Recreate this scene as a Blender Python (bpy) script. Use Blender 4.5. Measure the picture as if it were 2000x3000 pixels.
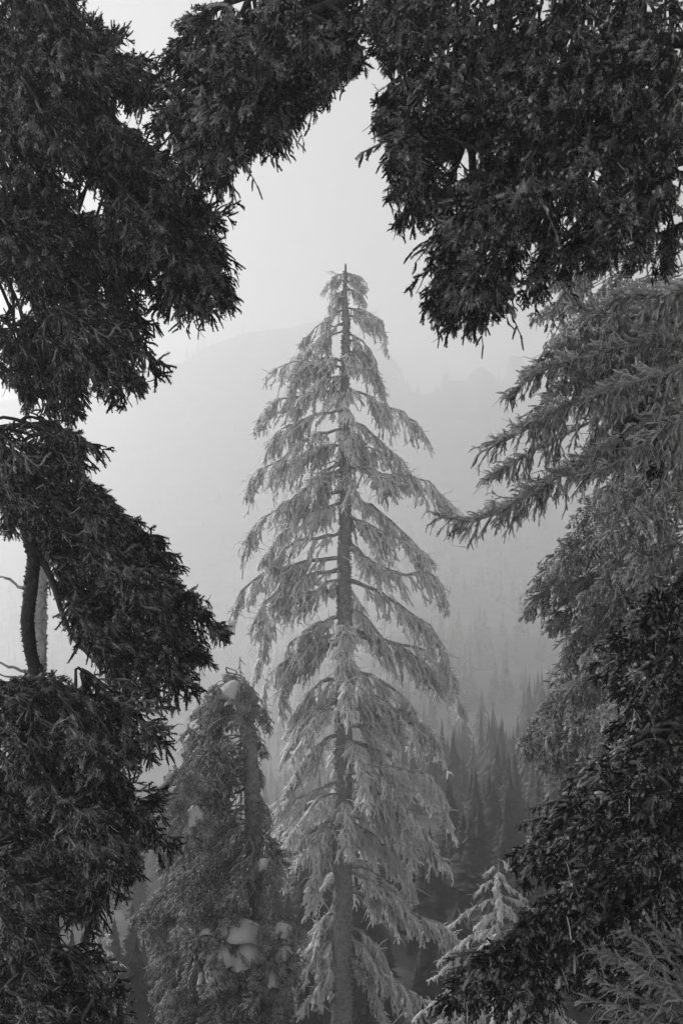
import bpy, math
import numpy as np
from mathutils import Matrix, Vector

for o in list(bpy.data.objects):
    bpy.data.objects.remove(o)
scene = bpy.context.scene
col = scene.collection
PI = math.pi

# ------------------------------------------------------------------ camera
LENS = 35.0
K = 36.0 / LENS                 # height of the view at 1 m
HOR = 2340.0                    # horizon row in a 2000 x 3000 frame
cam_d = bpy.data.cameras.new('camera')
cam_d.sensor_fit = 'VERTICAL'
cam_d.sensor_height = 36.0
cam_d.sensor_width = 24.0
cam_d.lens = LENS
cam_d.shift_y = (HOR - 1500.0) / 3000.0
cam_d.clip_start = 0.1
cam_d.clip_end = 3000.0
cam = bpy.data.objects.new('camera', cam_d)
cam.rotation_euler = (PI / 2, 0, 0)
col.objects.link(cam)
scene.camera = cam

# ------------------------------------------------------------------ light
SUN_EL = math.radians(32.0)
SUN_AZ = math.radians(-52.0)    # measured from +Y (ahead) towards +X
world = bpy.data.worlds.new('World')
scene.world = world
world.use_nodes = True
nt = world.node_tree
for n in list(nt.nodes):
    nt.nodes.remove(n)
out = nt.nodes.new('ShaderNodeOutputWorld')
bg = nt.nodes.new('ShaderNodeBackground')
sky = nt.nodes.new('ShaderNodeTexSky')
sky.sky_type = 'NISHITA'
sky.sun_disc = False
sky.sun_elevation = SUN_EL
sky.sun_rotation = SUN_AZ
sky.altitude = 2200.0
sky.air_density = 0.6
sky.dust_density = 1.0
bw = nt.nodes.new('ShaderNodeRGBToBW')   # black and white photograph
nt.links.new(sky.outputs[0], bw.inputs[0])
nt.links.new(bw.outputs[0], bg.inputs['Color'])
bg.inputs['Strength'].default_value = 0.115
nt.links.new(bg.outputs[0], out.inputs['Surface'])

sun_d = bpy.data.lights.new('sun', 'SUN')
sun_d.energy = 4.0
sun_d.angle = math.radians(0.5)
sun = bpy.data.objects.new('sun', sun_d)
sd = Vector((math.sin(SUN_AZ) * math.cos(SUN_EL), math.cos(SUN_AZ) * math.cos(SUN_EL), math.sin(SUN_EL)))
sun.rotation_euler = sd.to_track_quat('Z', 'Y').to_euler()
sun.location = (-60, 150, 120)
col.objects.link(sun)

vs = scene.view_settings
vs.view_transform = 'Standard'
vs.look = 'None'
vs.exposure = 0.95
vs.gamma = 1.0
vs.use_curve_mapping = False
scene.render.film_transparent = False
cy = scene.cycles
cy.use_denoising = True
cy.denoising_input_passes = 'RGB_ALBEDO_NORMAL'
cy.denoising_prefilter = 'ACCURATE'
cy.max_bounces = 12
cy.diffuse_bounces = 7
cy.glossy_bounces = 1
cy.transmission_bounces = 8
cy.transparent_max_bounces = 4
cy.volume_bounces = 4
cy.caustics_reflective = False
cy.caustics_refractive = False

HAZE_DENSITY = 0.0017
HAZE_G = 0.35

# ------------------------------------------------------------------ helpers
RNG = np.random.default_rng(7)


def P(px, py, d):
    """a point seen at row py and column px of the frame, d metres ahead"""
    return np.array([(px - 1000.0) / 3000.0 * K * d, d, (HOR - py) / 3000.0 * K * d])


def unit(v):
    v = np.asarray(v, float)
    return v / (np.linalg.norm(v, axis=-1, keepdims=True) + 1e-9)


class Geo:
    def __init__(self):
        self.v, self.q, self.t, self.f = [], [], [], []
        self.n = 0

    def add(self, V, frost, quads=None, tris=None):
        V = np.asarray(V, float).reshape(-1, 3)
        self.v.append(V)
        self.f.append(np.broadcast_to(np.asarray(frost, float).reshape(-1), (len(V),)) if np.size(frost) == 1
                      else np.asarray(frost, float).reshape(-1))
        if quads is not None and len(quads):
            self.q.append(np.asarray(quads).reshape(-1, 4) + self.n)
        if tris is not None and len(tris):
            self.t.append(np.asarray(tris).reshape(-1, 3) + self.n)
        self.n += len(V)

    def tubes(self, paths, radii, sides=4, frost=0.5, rng=RNG, lump=0.0, up=(0.13, 0.21, 0.97)):
        paths = np.asarray(paths, float)
        if paths.ndim == 2:
            paths = paths[None]
        N, Kp, _ = paths.shape
        if N == 0:
            return
        radii = np.broadcast_to(np.asarray(radii, float), (N, Kp)).copy()
        tan = np.gradient(paths, axis=1)
        tan = unit(tan)
        ref = np.broadcast_to(np.array(up, float), tan.shape)
        u = np.cross(tan, ref)
        small = np.linalg.norm(u, axis=-1, keepdims=True) < 0.15
        u = np.where(small, np.cross(tan, np.broadcast_to(np.array([1.0, 0.05, 0.0]), tan.shape)), u)
        u = unit(u)
        w = np.cross(tan, u)
        a = np.arange(sides) * 2 * PI / sides
        R = radii[:, :, None] * np.ones(sides)
        if lump:
            R = R * (1 + lump * rng.uniform(-1, 1, (N, Kp, sides)))
        V = paths[:, :, None, :] + R[..., None] * (np.cos(a)[None, None, :, None] * u[:, :, None, :]
                                                   + np.sin(a)[None, None, :, None] * w[:, :, None, :])
        fr = np.asarray(frost, float)
        if fr.ndim == 0:
            F = np.full((N, Kp, sides), float(fr))
        elif fr.ndim == 1:
            F = np.broadcast_to(fr[:, None, None], (N, Kp, sides))
        else:
            F = np.broadcast_to(fr[:, :, None], (N, Kp, sides))
        i = np.arange(N)[:, None, None] * Kp * sides
        j = np.arange(Kp - 1)[None, :, None] * sides
        k = np.arange(sides)[None, None, :]
        k2 = (k + 1) % sides
        Q = np.stack([i + j + k, i + j + k2, i + j + sides + k2, i + j + sides + k], -1)
        # closed tips
        tips = paths[:, -1] + tan[:, -1] * radii[:, -1][:, None] * 1.2
        base = N * Kp * sides
        it = np.arange(N)[:, None] * Kp * sides + (Kp - 1) * sides
        kk = np.arange(sides)[None, :]
        T = np.stack([it + kk, it + (kk + 1) % sides, base + np.arange(N)[:, None] + 0 * kk], -1)
        VV = np.concatenate([V.reshape(-1, 3), tips])
        FF = np.concatenate([F.reshape(-1), F[:, -1, 0]])
        self.add(VV, FF, Q, T)

    def needles(self, org, dirs, length, width, f0, f1, rng=RNG):
        M = len(org)
        if M == 0:
            return
        rnd = rng.normal(size=(M, 3))
        side = unit(np.cross(dirs, rnd)) * (np.asarray(width).reshape(-1, 1) * 0.5)
        tip = org + dirs * np.asarray(length).reshape(-1, 1)
        V = np.stack([org - side, org + side, tip], 1).reshape(-1, 3)
        F = np.stack([np.broadcast_to(f0, (M,)), np.broadcast_to(f0, (M,)), np.broadcast_to(f1, (M,))], 1).reshape(-1)
        self.add(V, F, None, np.arange(3 * M).reshape(-1, 3))

    def mesh(self, name, mat, smooth=False):
        me = bpy.data.meshes.new(name)
        V = np.concatenate(self.v) if self.v else np.zeros((0, 3))
        F = np.concatenate(self.f)
        q = np.concatenate(self.q) if self.q else np.zeros((0, 4), int)
        t = np.concatenate(self.t) if self.t else np.zeros((0, 3), int)
        me.vertices.add(len(V))
        me.vertices.foreach_set('co', V.astype(np.float32).ravel())
        loops = np.concatenate([q.ravel(), t.ravel()]).astype(np.int32)
        me.loops.add(len(loops))
        me.loops.foreach_set('vertex_index', loops)
        nf = len(q) + len(t)
        me.polygons.add(nf)
        starts = np.concatenate([np.arange(len(q)) * 4, len(q) * 4 + np.arange(len(t)) * 3]).astype(np.int32)
        me.polygons.foreach_set('loop_start', starts)
        if smooth:
            me.polygons.foreach_set('use_smooth', np.ones(nf, bool))
        at = me.attributes.new('frost', 'FLOAT', 'POINT')
        at.data.foreach_set('value', F.astype(np.float32))
        me.materials.append(mat)
        me.update()
        return me


def link(name, data, parent=None, mat4=None):
    o = bpy.data.objects.new(name, data)
    col.objects.link(o)
    if parent is not None:
        o.parent = parent
    if mat4 is not None:
        o.matrix_basis = mat4
    return o


def thing(name, label, cat, loc, group=None):
    o = link(name, None)
    o.location = loc
    o.empty_display_size = 0.2
    o['label'] = label
    o['category'] = cat
    if group:
        o['group'] = group
    return o


def smooth_path(pts, n):
    """Catmull-Rom through the given points, n samples"""
    p = np.asarray(pts, float)
    if len(p) == 2:
        s = np.linspace(0, 1, n)[:, None]
        return p[0] * (1 - s) + p[1] * s
    ext = np.vstack([2 * p[0] - p[1], p, 2 * p[-1] - p[-2]])
    seg = np.linalg.norm(np.diff(p, axis=0), axis=1)
    cum = np.concatenate([[0], np.cumsum(seg)])
    s = np.linspace(0, cum[-1], n)
    k = np.clip(np.searchsorted(cum, s, side='right') - 1, 0, len(p) - 2)
    u = ((s - cum[k]) / (seg[k] + 1e-9))[:, None]
    a, b, c, d = ext[k], ext[k + 1], ext[k + 2], ext[k + 3]
    return 0.5 * (2 * b + (c - a) * u + (2 * a - 5 * b + 4 * c - d) * u ** 2 + (3 * b - a - 3 * c + d) * u ** 3)


def in_poly(x, y, poly):
    c = False
    n = len(poly)
    j = n - 1
    for i in range(n):
        xi, yi = poly[i]
        xj, yj = poly[j]
        if (yi > y) != (yj > y) and x < (xj - xi) * (y - yi) / (yj - yi) + xi:
            c = not c
        j = i
    return c


# ------------------------------------------------------------------ materials
def mat_frost(name, dark, light, translucent=0.2, noise_scale=9.0, noise_amt=0.5, bump=0.0, bias=0.0, rough=0.8):
    """bark or needles of colour `dark` under rime of colour `light`; the mesh says how much rime each piece carries"""
    m = bpy.data.materials.new(name)
    m.use_nodes = True
    t = m.node_tree
    for n in list(t.nodes):
        t.nodes.remove(n)
    o = t.nodes.new('ShaderNodeOutputMaterial')
    at = t.nodes.new('ShaderNodeAttribute')
    at.attribute_name = 'frost'
    tc = t.nodes.new('ShaderNodeTexCoord')
    no = t.nodes.new('ShaderNodeTexNoise')
    no.inputs['Scale'].default_value = noise_scale
    no.inputs['Detail'].default_value = 4.0
    no.inputs['Roughness'].default_value = 0.65
    t.links.new(tc.outputs['Object'], no.inputs['Vector'])
    ma = t.nodes.new('ShaderNodeMath')
    ma.operation = 'MULTIPLY_ADD'           # (noise) * amt*2 + (bias-amt)
    ma.inputs[1].default_value = 2 * noise_amt
    ma.inputs[2].default_value = bias - noise_amt
    t.links.new(no.outputs[0], ma.inputs[0])
    ad = t.nodes.new('ShaderNodeMath')
    ad.operation = 'ADD'
    ad.use_clamp = True
    t.links.new(at.outputs['Fac'], ad.inputs[0])
    t.links.new(ma.outputs[0], ad.inputs[1])
    mx = t.nodes.new('ShaderNodeMix')
    mx.data_type = 'RGBA'
    mx.inputs[6].default_value = (dark, dark, dark, 1)
    mx.inputs[7].default_value = (light, light, light, 1)
    t.links.new(ad.outputs[0], mx.inputs[0])
    bs = t.nodes.new('ShaderNodeBsdfPrincipled')
    bs.inputs['Roughness'].default_value = rough
    bs.inputs['Specular IOR Level'].default_value = 0.25
    t.links.new(mx.outputs[2], bs.inputs['Base Color'])
    if bump:
        bn = t.nodes.new('ShaderNodeTexNoise')
        bn.inputs['Scale'].default_value = noise_scale * 4
        bn.inputs['Detail'].default_value = 5.0
        t.links.new(tc.outputs['Object'], bn.inputs['Vector'])
        bu = t.nodes.new('ShaderNodeBump')
        bu.inputs['Strength'].default_value = bump
        bu.inputs['Distance'].default_value = 0.03
        t.links.new(bn.outputs[0], bu.inputs['Height'])
        t.links.new(bu.outputs[0], bs.inputs['Normal'])
    if translucent:
        tr = t.nodes.new('ShaderNodeBsdfTranslucent')
        t.links.new(mx.outputs[2], tr.inputs['Color'])
        ms = t.nodes.new('ShaderNodeMixShader')
        ms.inputs[0].default_value = translucent
        t.links.new(bs.outputs[0], ms.inputs[1])
        t.links.new(tr.outputs[0], ms.inputs[2])
        t.links.new(ms.outputs[0], o.inputs['Surface'])
    else:
        t.links.new(bs.outputs[0], o.inputs['Surface'])
    return m


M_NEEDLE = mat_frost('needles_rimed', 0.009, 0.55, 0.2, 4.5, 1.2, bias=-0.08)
M_CLUMP = mat_frost('needles_heavy_rime', 0.010, 0.80, 0.3, 5.0, 1.1, bias=-0.20)
M_MID = mat_frost('needles_under_snow', 0.14, 0.86, 0.4, 1.6, 0.9)
M_RIME = mat_frost('twigs_in_thick_rime', 0.72, 0.98, 0.7, 6.0, 0.35)
M_BARK = mat_frost('bark_rimed', 0.015, 0.09, 0.0, 10.0, 0.6, bump=0.8)
M_BARKL = mat_frost('bark_thick_rime', 0.06, 0.50, 0.0, 7.0, 0.6, bump=0.8)
M_FING = mat_frost('twigs_in_hoar_frost', 0.05, 0.72, 0.45, 14.0, 0.8)
M_SHRUB = mat_frost('shrub_in_hoar_frost', 0.025, 0.32, 0.3, 14.0, 0.6)
M_SNOW = mat_frost('snow', 0.32, 0.52, 0.0, 3.0, 0.6, bump=0.5)
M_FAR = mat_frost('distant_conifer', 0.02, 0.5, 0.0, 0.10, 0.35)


# ------------------------------------------------------------------ terrain
def ground_near(y):
    return -1.7 - 0.36 * np.clip(y, -60, 46) - 0.12 * np.clip(y + 60, -340, 0)


SKY_X = [-430, -260, -160, -110, -95, -86, -79, -72, -63, -52, -45, -33, -22, -8, 8, 19, 26, 28.5, 31, 36, 45, 47, 56, 59, 63,
         68, 70.5, 74, 75.5, 80, 85, 90, 110, 140, 180, 250, 430]
SKY_P = [1500, 1300, 1180, 1110, 1085, 1060, 1062, 1058, 1018, 990, 972, 962, 953, 930, 940, 1010, 1070, 1115, 1145, 1158, 1132, 1112, 1112,
         1085, 1070, 1092, 1118, 1105, 1040, 1040, 1083, 1110, 1050, 980, 940, 1000, 1200]


def vnoise(x, y, seed):
    r = np.random.default_rng(seed)
    g = r.uniform(-1, 1, (64, 64))
    xi = np.floor(x).astype(int)
    yi = np.floor(y).astype(int)
    fx = x - xi
    fy = y - yi
    fx = fx * fx * (3 - 2 * fx)
    fy = fy * fy * (3 - 2 * fy)
    a = g[xi % 64, yi % 64]
    b = g[(xi + 1) % 64, yi % 64]
    c = g[xi % 64, (yi + 1) % 64]
    d = g[(xi + 1) % 64, (yi + 1) % 64]
    return a * (1 - fx) * (1 - fy) + b * fx * (1 - fy) + c * (1 - fx) * fy + d * fx * fy


RIDGE_Y = 1150.0


def terrain_z(x, y):
    x = np.asarray(x, float)
    y = np.asarray(y, float)
    near = ground_near(y) + 0.25 * vnoise(x / 3, y / 3, 3)
    # rise of the far side: row in the frame at which the slope is seen, by distance
    rows = np.interp(y, [46, 50, 55, 62, 75, 95, 140, 220, 340, 540, 770, 990, RIDGE_Y],
                     [3420, 3150, 2920, 2720, 2570, 2460, 2330, 2200, 2050, 1850, 1600, 1300, 1000])
    rows_l = np.interp(y, [46, 55, 62, 75, 95, 140, 220, 340, 540, 770, 990, RIDGE_Y],
                       [3420, 3080, 2930, 2830, 2740, 2640, 2530, 2410, 2200, 1870, 1420, 1000])
    k = np.clip((x + 0.12 * y) / (0.20 * y + 1e-6), 0, 1)          # the valley opens out on the left
    k = k * k * (3 - 2 * k)
    rows = rows * k + rows_l * (1 - k)
    sl = (HOR - rows) / 3000 * K * y
    zr = (HOR - np.interp(x * 450 / RIDGE_Y, SKY_X, SKY_P)) / 3000 * K * RIDGE_Y
    zr0 = (HOR - 1000) / 3000 * K * RIDGE_Y
    w = np.clip((y - 600) / (RIDGE_Y - 600), 0, 1) ** 1.5
    far = sl + (zr - zr0) * w
    far = far + vnoise(x / 55, y / 55, 5) * 8 * np.clip((y - 60) / 120, 0, 1) * np.clip((RIDGE_Y - y) / 60, 0, 1)
    far = np.where(y > RIDGE_Y, zr - (y - RIDGE_Y) * 0.9, far)
    z = np.where(y < 46, near, np.maximum(far, ground_near(46.0) - 0.0))
    return z


gx = np.concatenate([np.arange(-440, -280, 14), np.arange(-280, 280, 3.2), np.arange(280, 441, 14)])
gy = np.concatenate([np.arange(-400, -60, 20), np.arange(-60, 46, 4), np.arange(46, 130, 3), np.arange(130, 1100, 12), np.arange(1100, 1162, 4), [1170, 1185, 1205, 1230]])
X, Y = np.meshgrid(gx, gy, indexing='ij')
Z = terrain_z(X, Y)
g = Geo()
nx, ny = len(gx), len(gy)
ii, jj = np.meshgrid(np.arange(nx - 1), np.arange(ny - 1), indexing='ij')
a = ii * ny + jj
g.add(np.stack([X, Y, Z], -1), np.where(Y < 6, 1.6, np.interp(Y, [6, 450, 650, 850, 900], [-0.05, -0.05, 0.12, 0.15, 0.0])), np.stack([a, a + ny, a + ny + 1, a + 1], -1))  # unseen snow round and behind the camera, made white to bounce light forward
M_GROUND = mat_frost('mountain_snow_and_rock', 0.04, 0.78, 0.0, 0.06, 0.35, bump=0.3)
ground = link('terrain', g.mesh('terrain', M_GROUND, True))
ground['kind'] = 'structure'
ground['label'] = 'steep snowy mountainside falling into a gully and rising to a ridge'


def conifer_geo(G, base, h, r, rng, tiers=9, seg=7, frost=0.3):
    """one far conifer: drooping ragged skirts round a stem"""
    b = np.asarray(base, float)
    G.tubes(np.array([b, b + [0, 0, h * 0.6], b + [0, 0, h]])[None], [[h * .012, h * .009, h * .002]], 4, 0.2)
    for k in range(tiers):
        t = (k + 0.5) / tiers
        z0 = h * (0.12 + 0.86 * t)
        rad = r * (1 - t) ** 0.85 * rng.uniform(.75, 1.2) + 0.02 * h * (1 - t)
        a0 = rng.uniform(0, 2 * PI)
        an = a0 + np.arange(seg) * 2 * PI / seg + rng.uniform(-.25, .25, seg)
        rr = rad * rng.uniform(.55, 1.15, seg)
        drop = h / tiers * rng.uniform(.7, 1.5, seg)
        tip = b + np.stack([np.cos(an) * rr, np.sin(an) * rr, z0 - drop], -1)
        root = b + np.array([0, 0, z0 + h / tiers * 0.7])
        wd = rr * 0.55
        s = np.stack([-np.sin(an) * wd, np.cos(an) * wd, 0 * an], -1) * 0.5
        mid = (tip * 0.55 + root * 0.45)
        V = np.stack([np.broadcast_to(root, tip.shape), mid - s - [0, 0, .04 * h], tip, mid + s - [0, 0, .04 * h]], 1).reshape(-1, 3)
        q = np.arange(4 * seg).reshape(-1, 4)
        T = np.concatenate([q[:, [0, 1, 2]], q[:, [0, 2, 3]]])
        G.add(V, rng.uniform(frost - .2, frost + .2), None, T)


rng = np.random.default_rng(11)
shapes = []
for k in range(14):                      # fourteen conifer shapes of unit height, spread over the slope
    gg = Geo()
    conifer_geo(gg, (0, 0, 0), 1.0, rng.uniform(.13, .26), rng, 9, 6, 0.25)
    shapes.append((np.concatenate(gg.v), np.concatenate(gg.f), np.concatenate(gg.q), np.concatenate(gg.t)))
near_shapes = []
for k in range(8):                       # and eight fuller ones for the near bank
    gg = Geo()
    conifer_geo(gg, (0, 0, 0), 1.0, rng.uniform(.15, .27), rng, 20, 10, 0.25)
    near_shapes.append((np.concatenate(gg.v), np.concatenate(gg.f), np.concatenate(gg.q), np.concatenate(gg.t)))
n = 6200
fy = 48 + (RIDGE_Y - 50) * rng.uniform(size=n) ** 1.5
fx = rng.uniform(-0.42, 0.42, n) * fy
fy[:160] = RIDGE_Y - rng.uniform(-2, 14, 160)             # trees along the skyline
fx[:160] = rng.uniform(-330, 330, 160)
dens = vnoise(fx / 28, fy / 34, 21) + 0.45 - np.where(fy > 800, .15, 0)
keep = rng.uniform(size=n) < dens * 1.6
fx, fy = fx[keep], fy[keep]
fz = terrain_z(fx, fy) - 0.4
fh = rng.uniform(5, 20, len(fx)) * np.interp(fy, [50, 90, 200, 1200], [.32, .42, .9, 1.1])
g = Geo()
for x, y, z, h in zip(fx, fy, fz, fh):
    V, F, q, t = near_shapes[rng.integers(8)] if y < 115 else shapes[rng.integers(14)]
    an = rng.uniform(0, 6.28)
    R = np.array([[math.cos(an), math.sin(an), 0], [-math.sin(an), math.cos(an), 0], [0, 0, 1]])
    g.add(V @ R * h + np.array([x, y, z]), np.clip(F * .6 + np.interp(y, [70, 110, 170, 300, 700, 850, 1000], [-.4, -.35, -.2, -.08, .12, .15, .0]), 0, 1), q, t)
# tall unseen stand added to shade the middle tree's lower half and the gully
for k in range(22):
    y = rng.uniform(46, 84)
    x = -y * rng.uniform(0.44, 0.62)
    V, F, q, t = shapes[rng.integers(14)]
    h = rng.uniform(26, 38)
    g.add(V * h + np.array([x, y, float(terrain_z(x, y)) - 0.4]), F, q, t)
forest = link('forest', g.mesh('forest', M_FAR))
forest['kind'] = 'stuff'
# dark firs standing in the gully
M_FIR = mat_frost('gully_fir', 0.012, 0.12, 0.0, 1.2, 0.5)
fir_tr, fir_cr = [], []
for k in range(3):
    gt = Geo()
    gt.tubes(np.array([[0, 0, 0], [0.02, 0, .5], [0, 0, 1.0]])[None], [[.016, .010, .002]], 7, 0.2)
    fir_tr.append(gt.mesh('fir_trunk', M_FIR))
    gt = Geo()
    conifer_geo(gt, (0, 0, 0), 1.0, .17 + .03 * k, rng, 30, 15, 0.15)
    fir_cr.append(gt.mesh('fir_crown', M_FIR))
for k in range(17):
    y = rng.uniform(47.5, 60)
    x = (-0.27 + 0.54 * (k + rng.uniform(-.3, .3)) / 16) * y
    z = float(terrain_z(x, y)) - 0.2
    top = (HOR - rng.uniform(2600, 2830)) / 3000 * K * y
    fir = thing('conifer_tree', 'dark young conifer in the foggy gully behind the foot of the tall rimed tree', 'tree', (x, y, z), 'conifers in the gully')
    fir.scale = (top - z,) * 3
    fir.rotation_euler = (0, 0, rng.uniform(0, 6.28))
    link('trunk', fir_tr[k % 3], fir)
    link('crown', fir_cr[k % 3], fir)
forest['label'] = 'dark conifer forest covering the far mountainside in fog'

# ------------------------------------------------------------------ haze
hx, hy0, hy1, hz0, hz1 = 446.0, -404.0, 1235.0, -19.5, 530.0
hv = [(-hx, hy0, hz0), (hx, hy0, hz0), (hx, hy1, hz0), (-hx, hy1, hz0), (-hx, hy0, hz1), (hx, hy0, hz1), (hx, hy1, hz1), (-hx, hy1, hz1)]
hz0 = float(min(Z.min(), -19.0)) - 1.0
hv = [(x, y, hz0 if i < 4 else float(max(hz1, Z.max() + 16))) for i, (x, y, z) in enumerate(hv)]
hm = bpy.data.meshes.new('haze')
hm.from_pydata(hv, [], [(0, 3, 2, 1), (4, 5, 6, 7), (0, 1, 5, 4), (1, 2, 6, 5), (2, 3, 7, 6), (3, 0, 4, 7)])
mh = bpy.data.materials.new('haze')
mh.use_nodes = True
t = mh.node_tree
for n in list(t.nodes):
    t.nodes.remove(n)
o = t.nodes.new('ShaderNodeOutputMaterial')
pv = t.nodes.new('ShaderNodeVolumePrincipled')
pv.inputs['Color'].default_value = (0.84, 0.84, 0.84, 1)
pv.inputs['Density'].default_value = HAZE_DENSITY
pv.inputs['Anisotropy'].default_value = HAZE_G
t.links.new(pv.outputs[0], o.inputs['Volume'])
hm.materials.append(mh)
haze = link('haze', hm)
haze['kind'] = 'stuff'
haze['label'] = 'bright winter fog filling the valley'

# ------------------------------------------------------------------ foliage
def twig_paths(start, dirs, length, grav, droop, kp, rng, wig=0.06):
    """straight twigs that sag along the unit vectors grav"""
    s = np.linspace(0, 1, kp)[None, :, None]
    L = np.asarray(length)[:, None, None]
    p = start[:, None, :] + dirs[:, None, :] * s * L + grav[:, None, :] * (np.asarray(droop)[:, None, None] * L * s ** 2)
    if wig:
        p = p + rng.normal(size=p.shape) * (wig * L) * s * (1 - 0.3 * s)
    return p


def at_path(paths, idx, t):
    """point and tangent on paths[idx] at parameter t (0..1)"""
    kp = paths.shape[1]
    f = np.clip(t, 0, 0.9999) * (kp - 1)
    i = f.astype(int)
    u = (f - i)[:, None]
    a = paths[idx, i]
    b = paths[idx, i + 1]
    return a * (1 - u) + b * u, unit(b - a)


def bough_geo(seed, L, pitch, width=0.40, dense=1.0, nlen=0.0145, nwid=0.0048, nn=78, core=0.006, f_base=0.0, f_tip=1.0,
              droop=0.55, tlen=(0.035, 0.095), tgap=0.018, lumps=0.6, lump_r=(0.004, 0.009)):
    """a hemlock bough growing along +X, pitched down by `pitch` degrees, so that gravity is known in its own frame"""
    rng = np.random.default_rng(seed)
    p = math.radians(pitch)
    gv = np.array([math.sin(p), 0, -math.cos(p)])
    G = Geo()
    # main stem
    stem = twig_paths(np.zeros((1, 3)), np.array([[1.0, 0, 0]]), [L * 0.86], gv[None], [0.16], 8, rng, 0.02)
    G.tubes(stem, np.linspace(0.012, 0.004, 8)[None] * (0.6 + 0.5 * L), 5, 0.15, rng, 0.2)
    # side branches, all round but fewest on top
    ns = int(L / 0.030 * dense)
    t = np.sort(rng.uniform(0.04, 1.0, ns))
    o, tg = at_path(stem, np.zeros(ns, int), t)
    sgn = np.where(np.arange(ns) % 2 == 0, 1.0, -1.0)
    az = rng.normal(0, 0.55, ns)
    lat = np.stack([np.zeros(ns), sgn * np.cos(az), np.sin(az) - 0.15], -1)
    ang = rng.uniform(0.65, 1.15, ns)[:, None]
    d = unit(tg * np.cos(ang) + lat * np.sin(ang))
    prof = (0.45 + 0.55 * np.sin(PI * np.clip(t * 0.9 + 0.15, 0, 1))) * (1 - 0.62 * t ** 2.2)
    ln = (width * L + 0.05) * prof * rng.uniform(0.45, 1.1, ns)
    gg = np.broadcast_to(gv, (ns, 3))
    sec = twig_paths(o, d, ln, gg, rng.uniform(0.2, 1.0, ns) * droop, 5, rng, 0.05)
    fr_s = np.clip(rng.normal(0.35, 0.2, ns), 0, 1)
    tuft = rng.uniform(0.6, 1.45, ns)                       # each spray has needles of its own length
    G.tubes(sec, np.linspace(0.006, 0.003, 5)[None] * np.ones((ns, 1)), 3, fr_s * 0.35, rng, 0.25)
    # twigs on the side branches
    cnt = np.maximum(2, (ln / tgap * dense).astype(int))
    idx = np.repeat(np.arange(ns), cnt)
    nt_ = len(idx)
    tt = rng.uniform(0.12, 1.0, nt_)
    o2, tg2 = at_path(sec, idx, tt)
    rnd = unit(rng.normal(size=(nt_, 3)) * np.array([1, 1, 0.75]))
    lat2 = unit(np.cross(tg2, rnd))
    ang2 = rng.uniform(0.4, 1.35, nt_)[:, None]
    d2 = unit(tg2 * np.cos(ang2) + lat2 * np.sin(ang2) + gg[idx] * rng.uniform(0, 0.5, nt_)[:, None])
    l2 = rng.uniform(tlen[0], tlen[1], nt_) * (1.1 - 0.45 * tt)
    ter = twig_paths(o2, d2, l2, gg[idx], rng.uniform(0.05, 0.6, nt_), 4, rng, 0.05)
    rim = np.clip(rng.normal(0.0, 0.22, nt_) + fr_s[idx] * 0.6 - 0.2, -0.5, 0.6)      # how heavily each twig is rimed
    G.tubes(ter, np.array([core, core * 1.1, core, core * .6])[None] * np.ones((nt_, 1)), 3, np.clip(f_base + rim, 0, 1), rng, 0.3)
    # needles on side branches and twigs
    def clothe(paths, lens, per_m, rimv, bushy, expo, tf):
        c = np.maximum(4, (lens * per_m).astype(int))
        ix = np.repeat(np.arange(len(paths)), c)
        m = len(ix)
        u = rng.uniform(0.0, 1.0, m) ** 0.8
        oo, tn = at_path(paths, ix, u)
        rd = unit(np.cross(tn, rng.normal(size=(m, 3))))
        dd = unit(tn * (rng.uniform(-0.2, 0.7, m) + (u > .88) * rng.uniform(-.3, .5, m))[:, None] + rd)
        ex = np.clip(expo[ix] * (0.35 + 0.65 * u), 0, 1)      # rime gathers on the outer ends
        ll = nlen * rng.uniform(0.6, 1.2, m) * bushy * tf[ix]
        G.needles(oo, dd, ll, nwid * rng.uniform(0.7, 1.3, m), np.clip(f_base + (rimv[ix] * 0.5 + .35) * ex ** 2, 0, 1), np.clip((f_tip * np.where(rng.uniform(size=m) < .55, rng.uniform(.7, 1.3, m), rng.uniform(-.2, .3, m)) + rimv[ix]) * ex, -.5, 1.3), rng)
    if nn:
        clothe(ter, l2, nn / 0.1, rim, 1.0, 0.25 + 0.85 * tt, tuft[idx])
        clothe(sec, ln, nn / 0.1 * 0.8, fr_s * 0.4 - 0.1, 0.9, np.full(ns, .7), tuft)
    # bare dead twiglets sticking out
    nb = max(3, int(ns * 0.35))
    bi = rng.integers(ns, size=nb)
    ob, tb = at_path(sec, bi, rng.uniform(.3, 1, nb))
    db = unit(tb * .7 + rng.normal(size=(nb, 3)) * .6)
    dead = twig_paths(ob, db, rng.uniform(.5, 1.3, nb) * tlen[1], gg[bi], rng.uniform(-.3, .6, nb), 5, rng, .08)
    G.tubes(dead, core * np.array([.6, .55, .5, .4, .25])[None] * np.ones((nb, 1)), 3, rng.uniform(.2, .9, nb), rng, .3)
    # lumps of rime caught on the twigs
    nl = int(nt_ * lumps)
    if nl:
        jx = rng.choice(nt_, nl, p=np.clip(rim + .4, .02, None) / np.clip(rim + .4, .02, None).sum())
        c, tn = at_path(ter, jx, rng.uniform(.2, 1, nl))
        rr = rng.uniform(*lump_r, nl)
        oct_ = np.array([[1, 0, 0], [-1, 0, 0], [0, 1, 0], [0, -1, 0], [0, 0, 1], [0, 0, -1]], float)
        V = c[:, None, :] + oct_[None] * rr[:, None, None] * rng.uniform(.5, 1.3, (nl, 6, 1)) + tn[:, None, :] * (oct_[None, :, :1] * rr[:, None, None] * .8)
        V = V + rng.normal(size=V.shape) * rr[:, None, None] * .25
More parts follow.
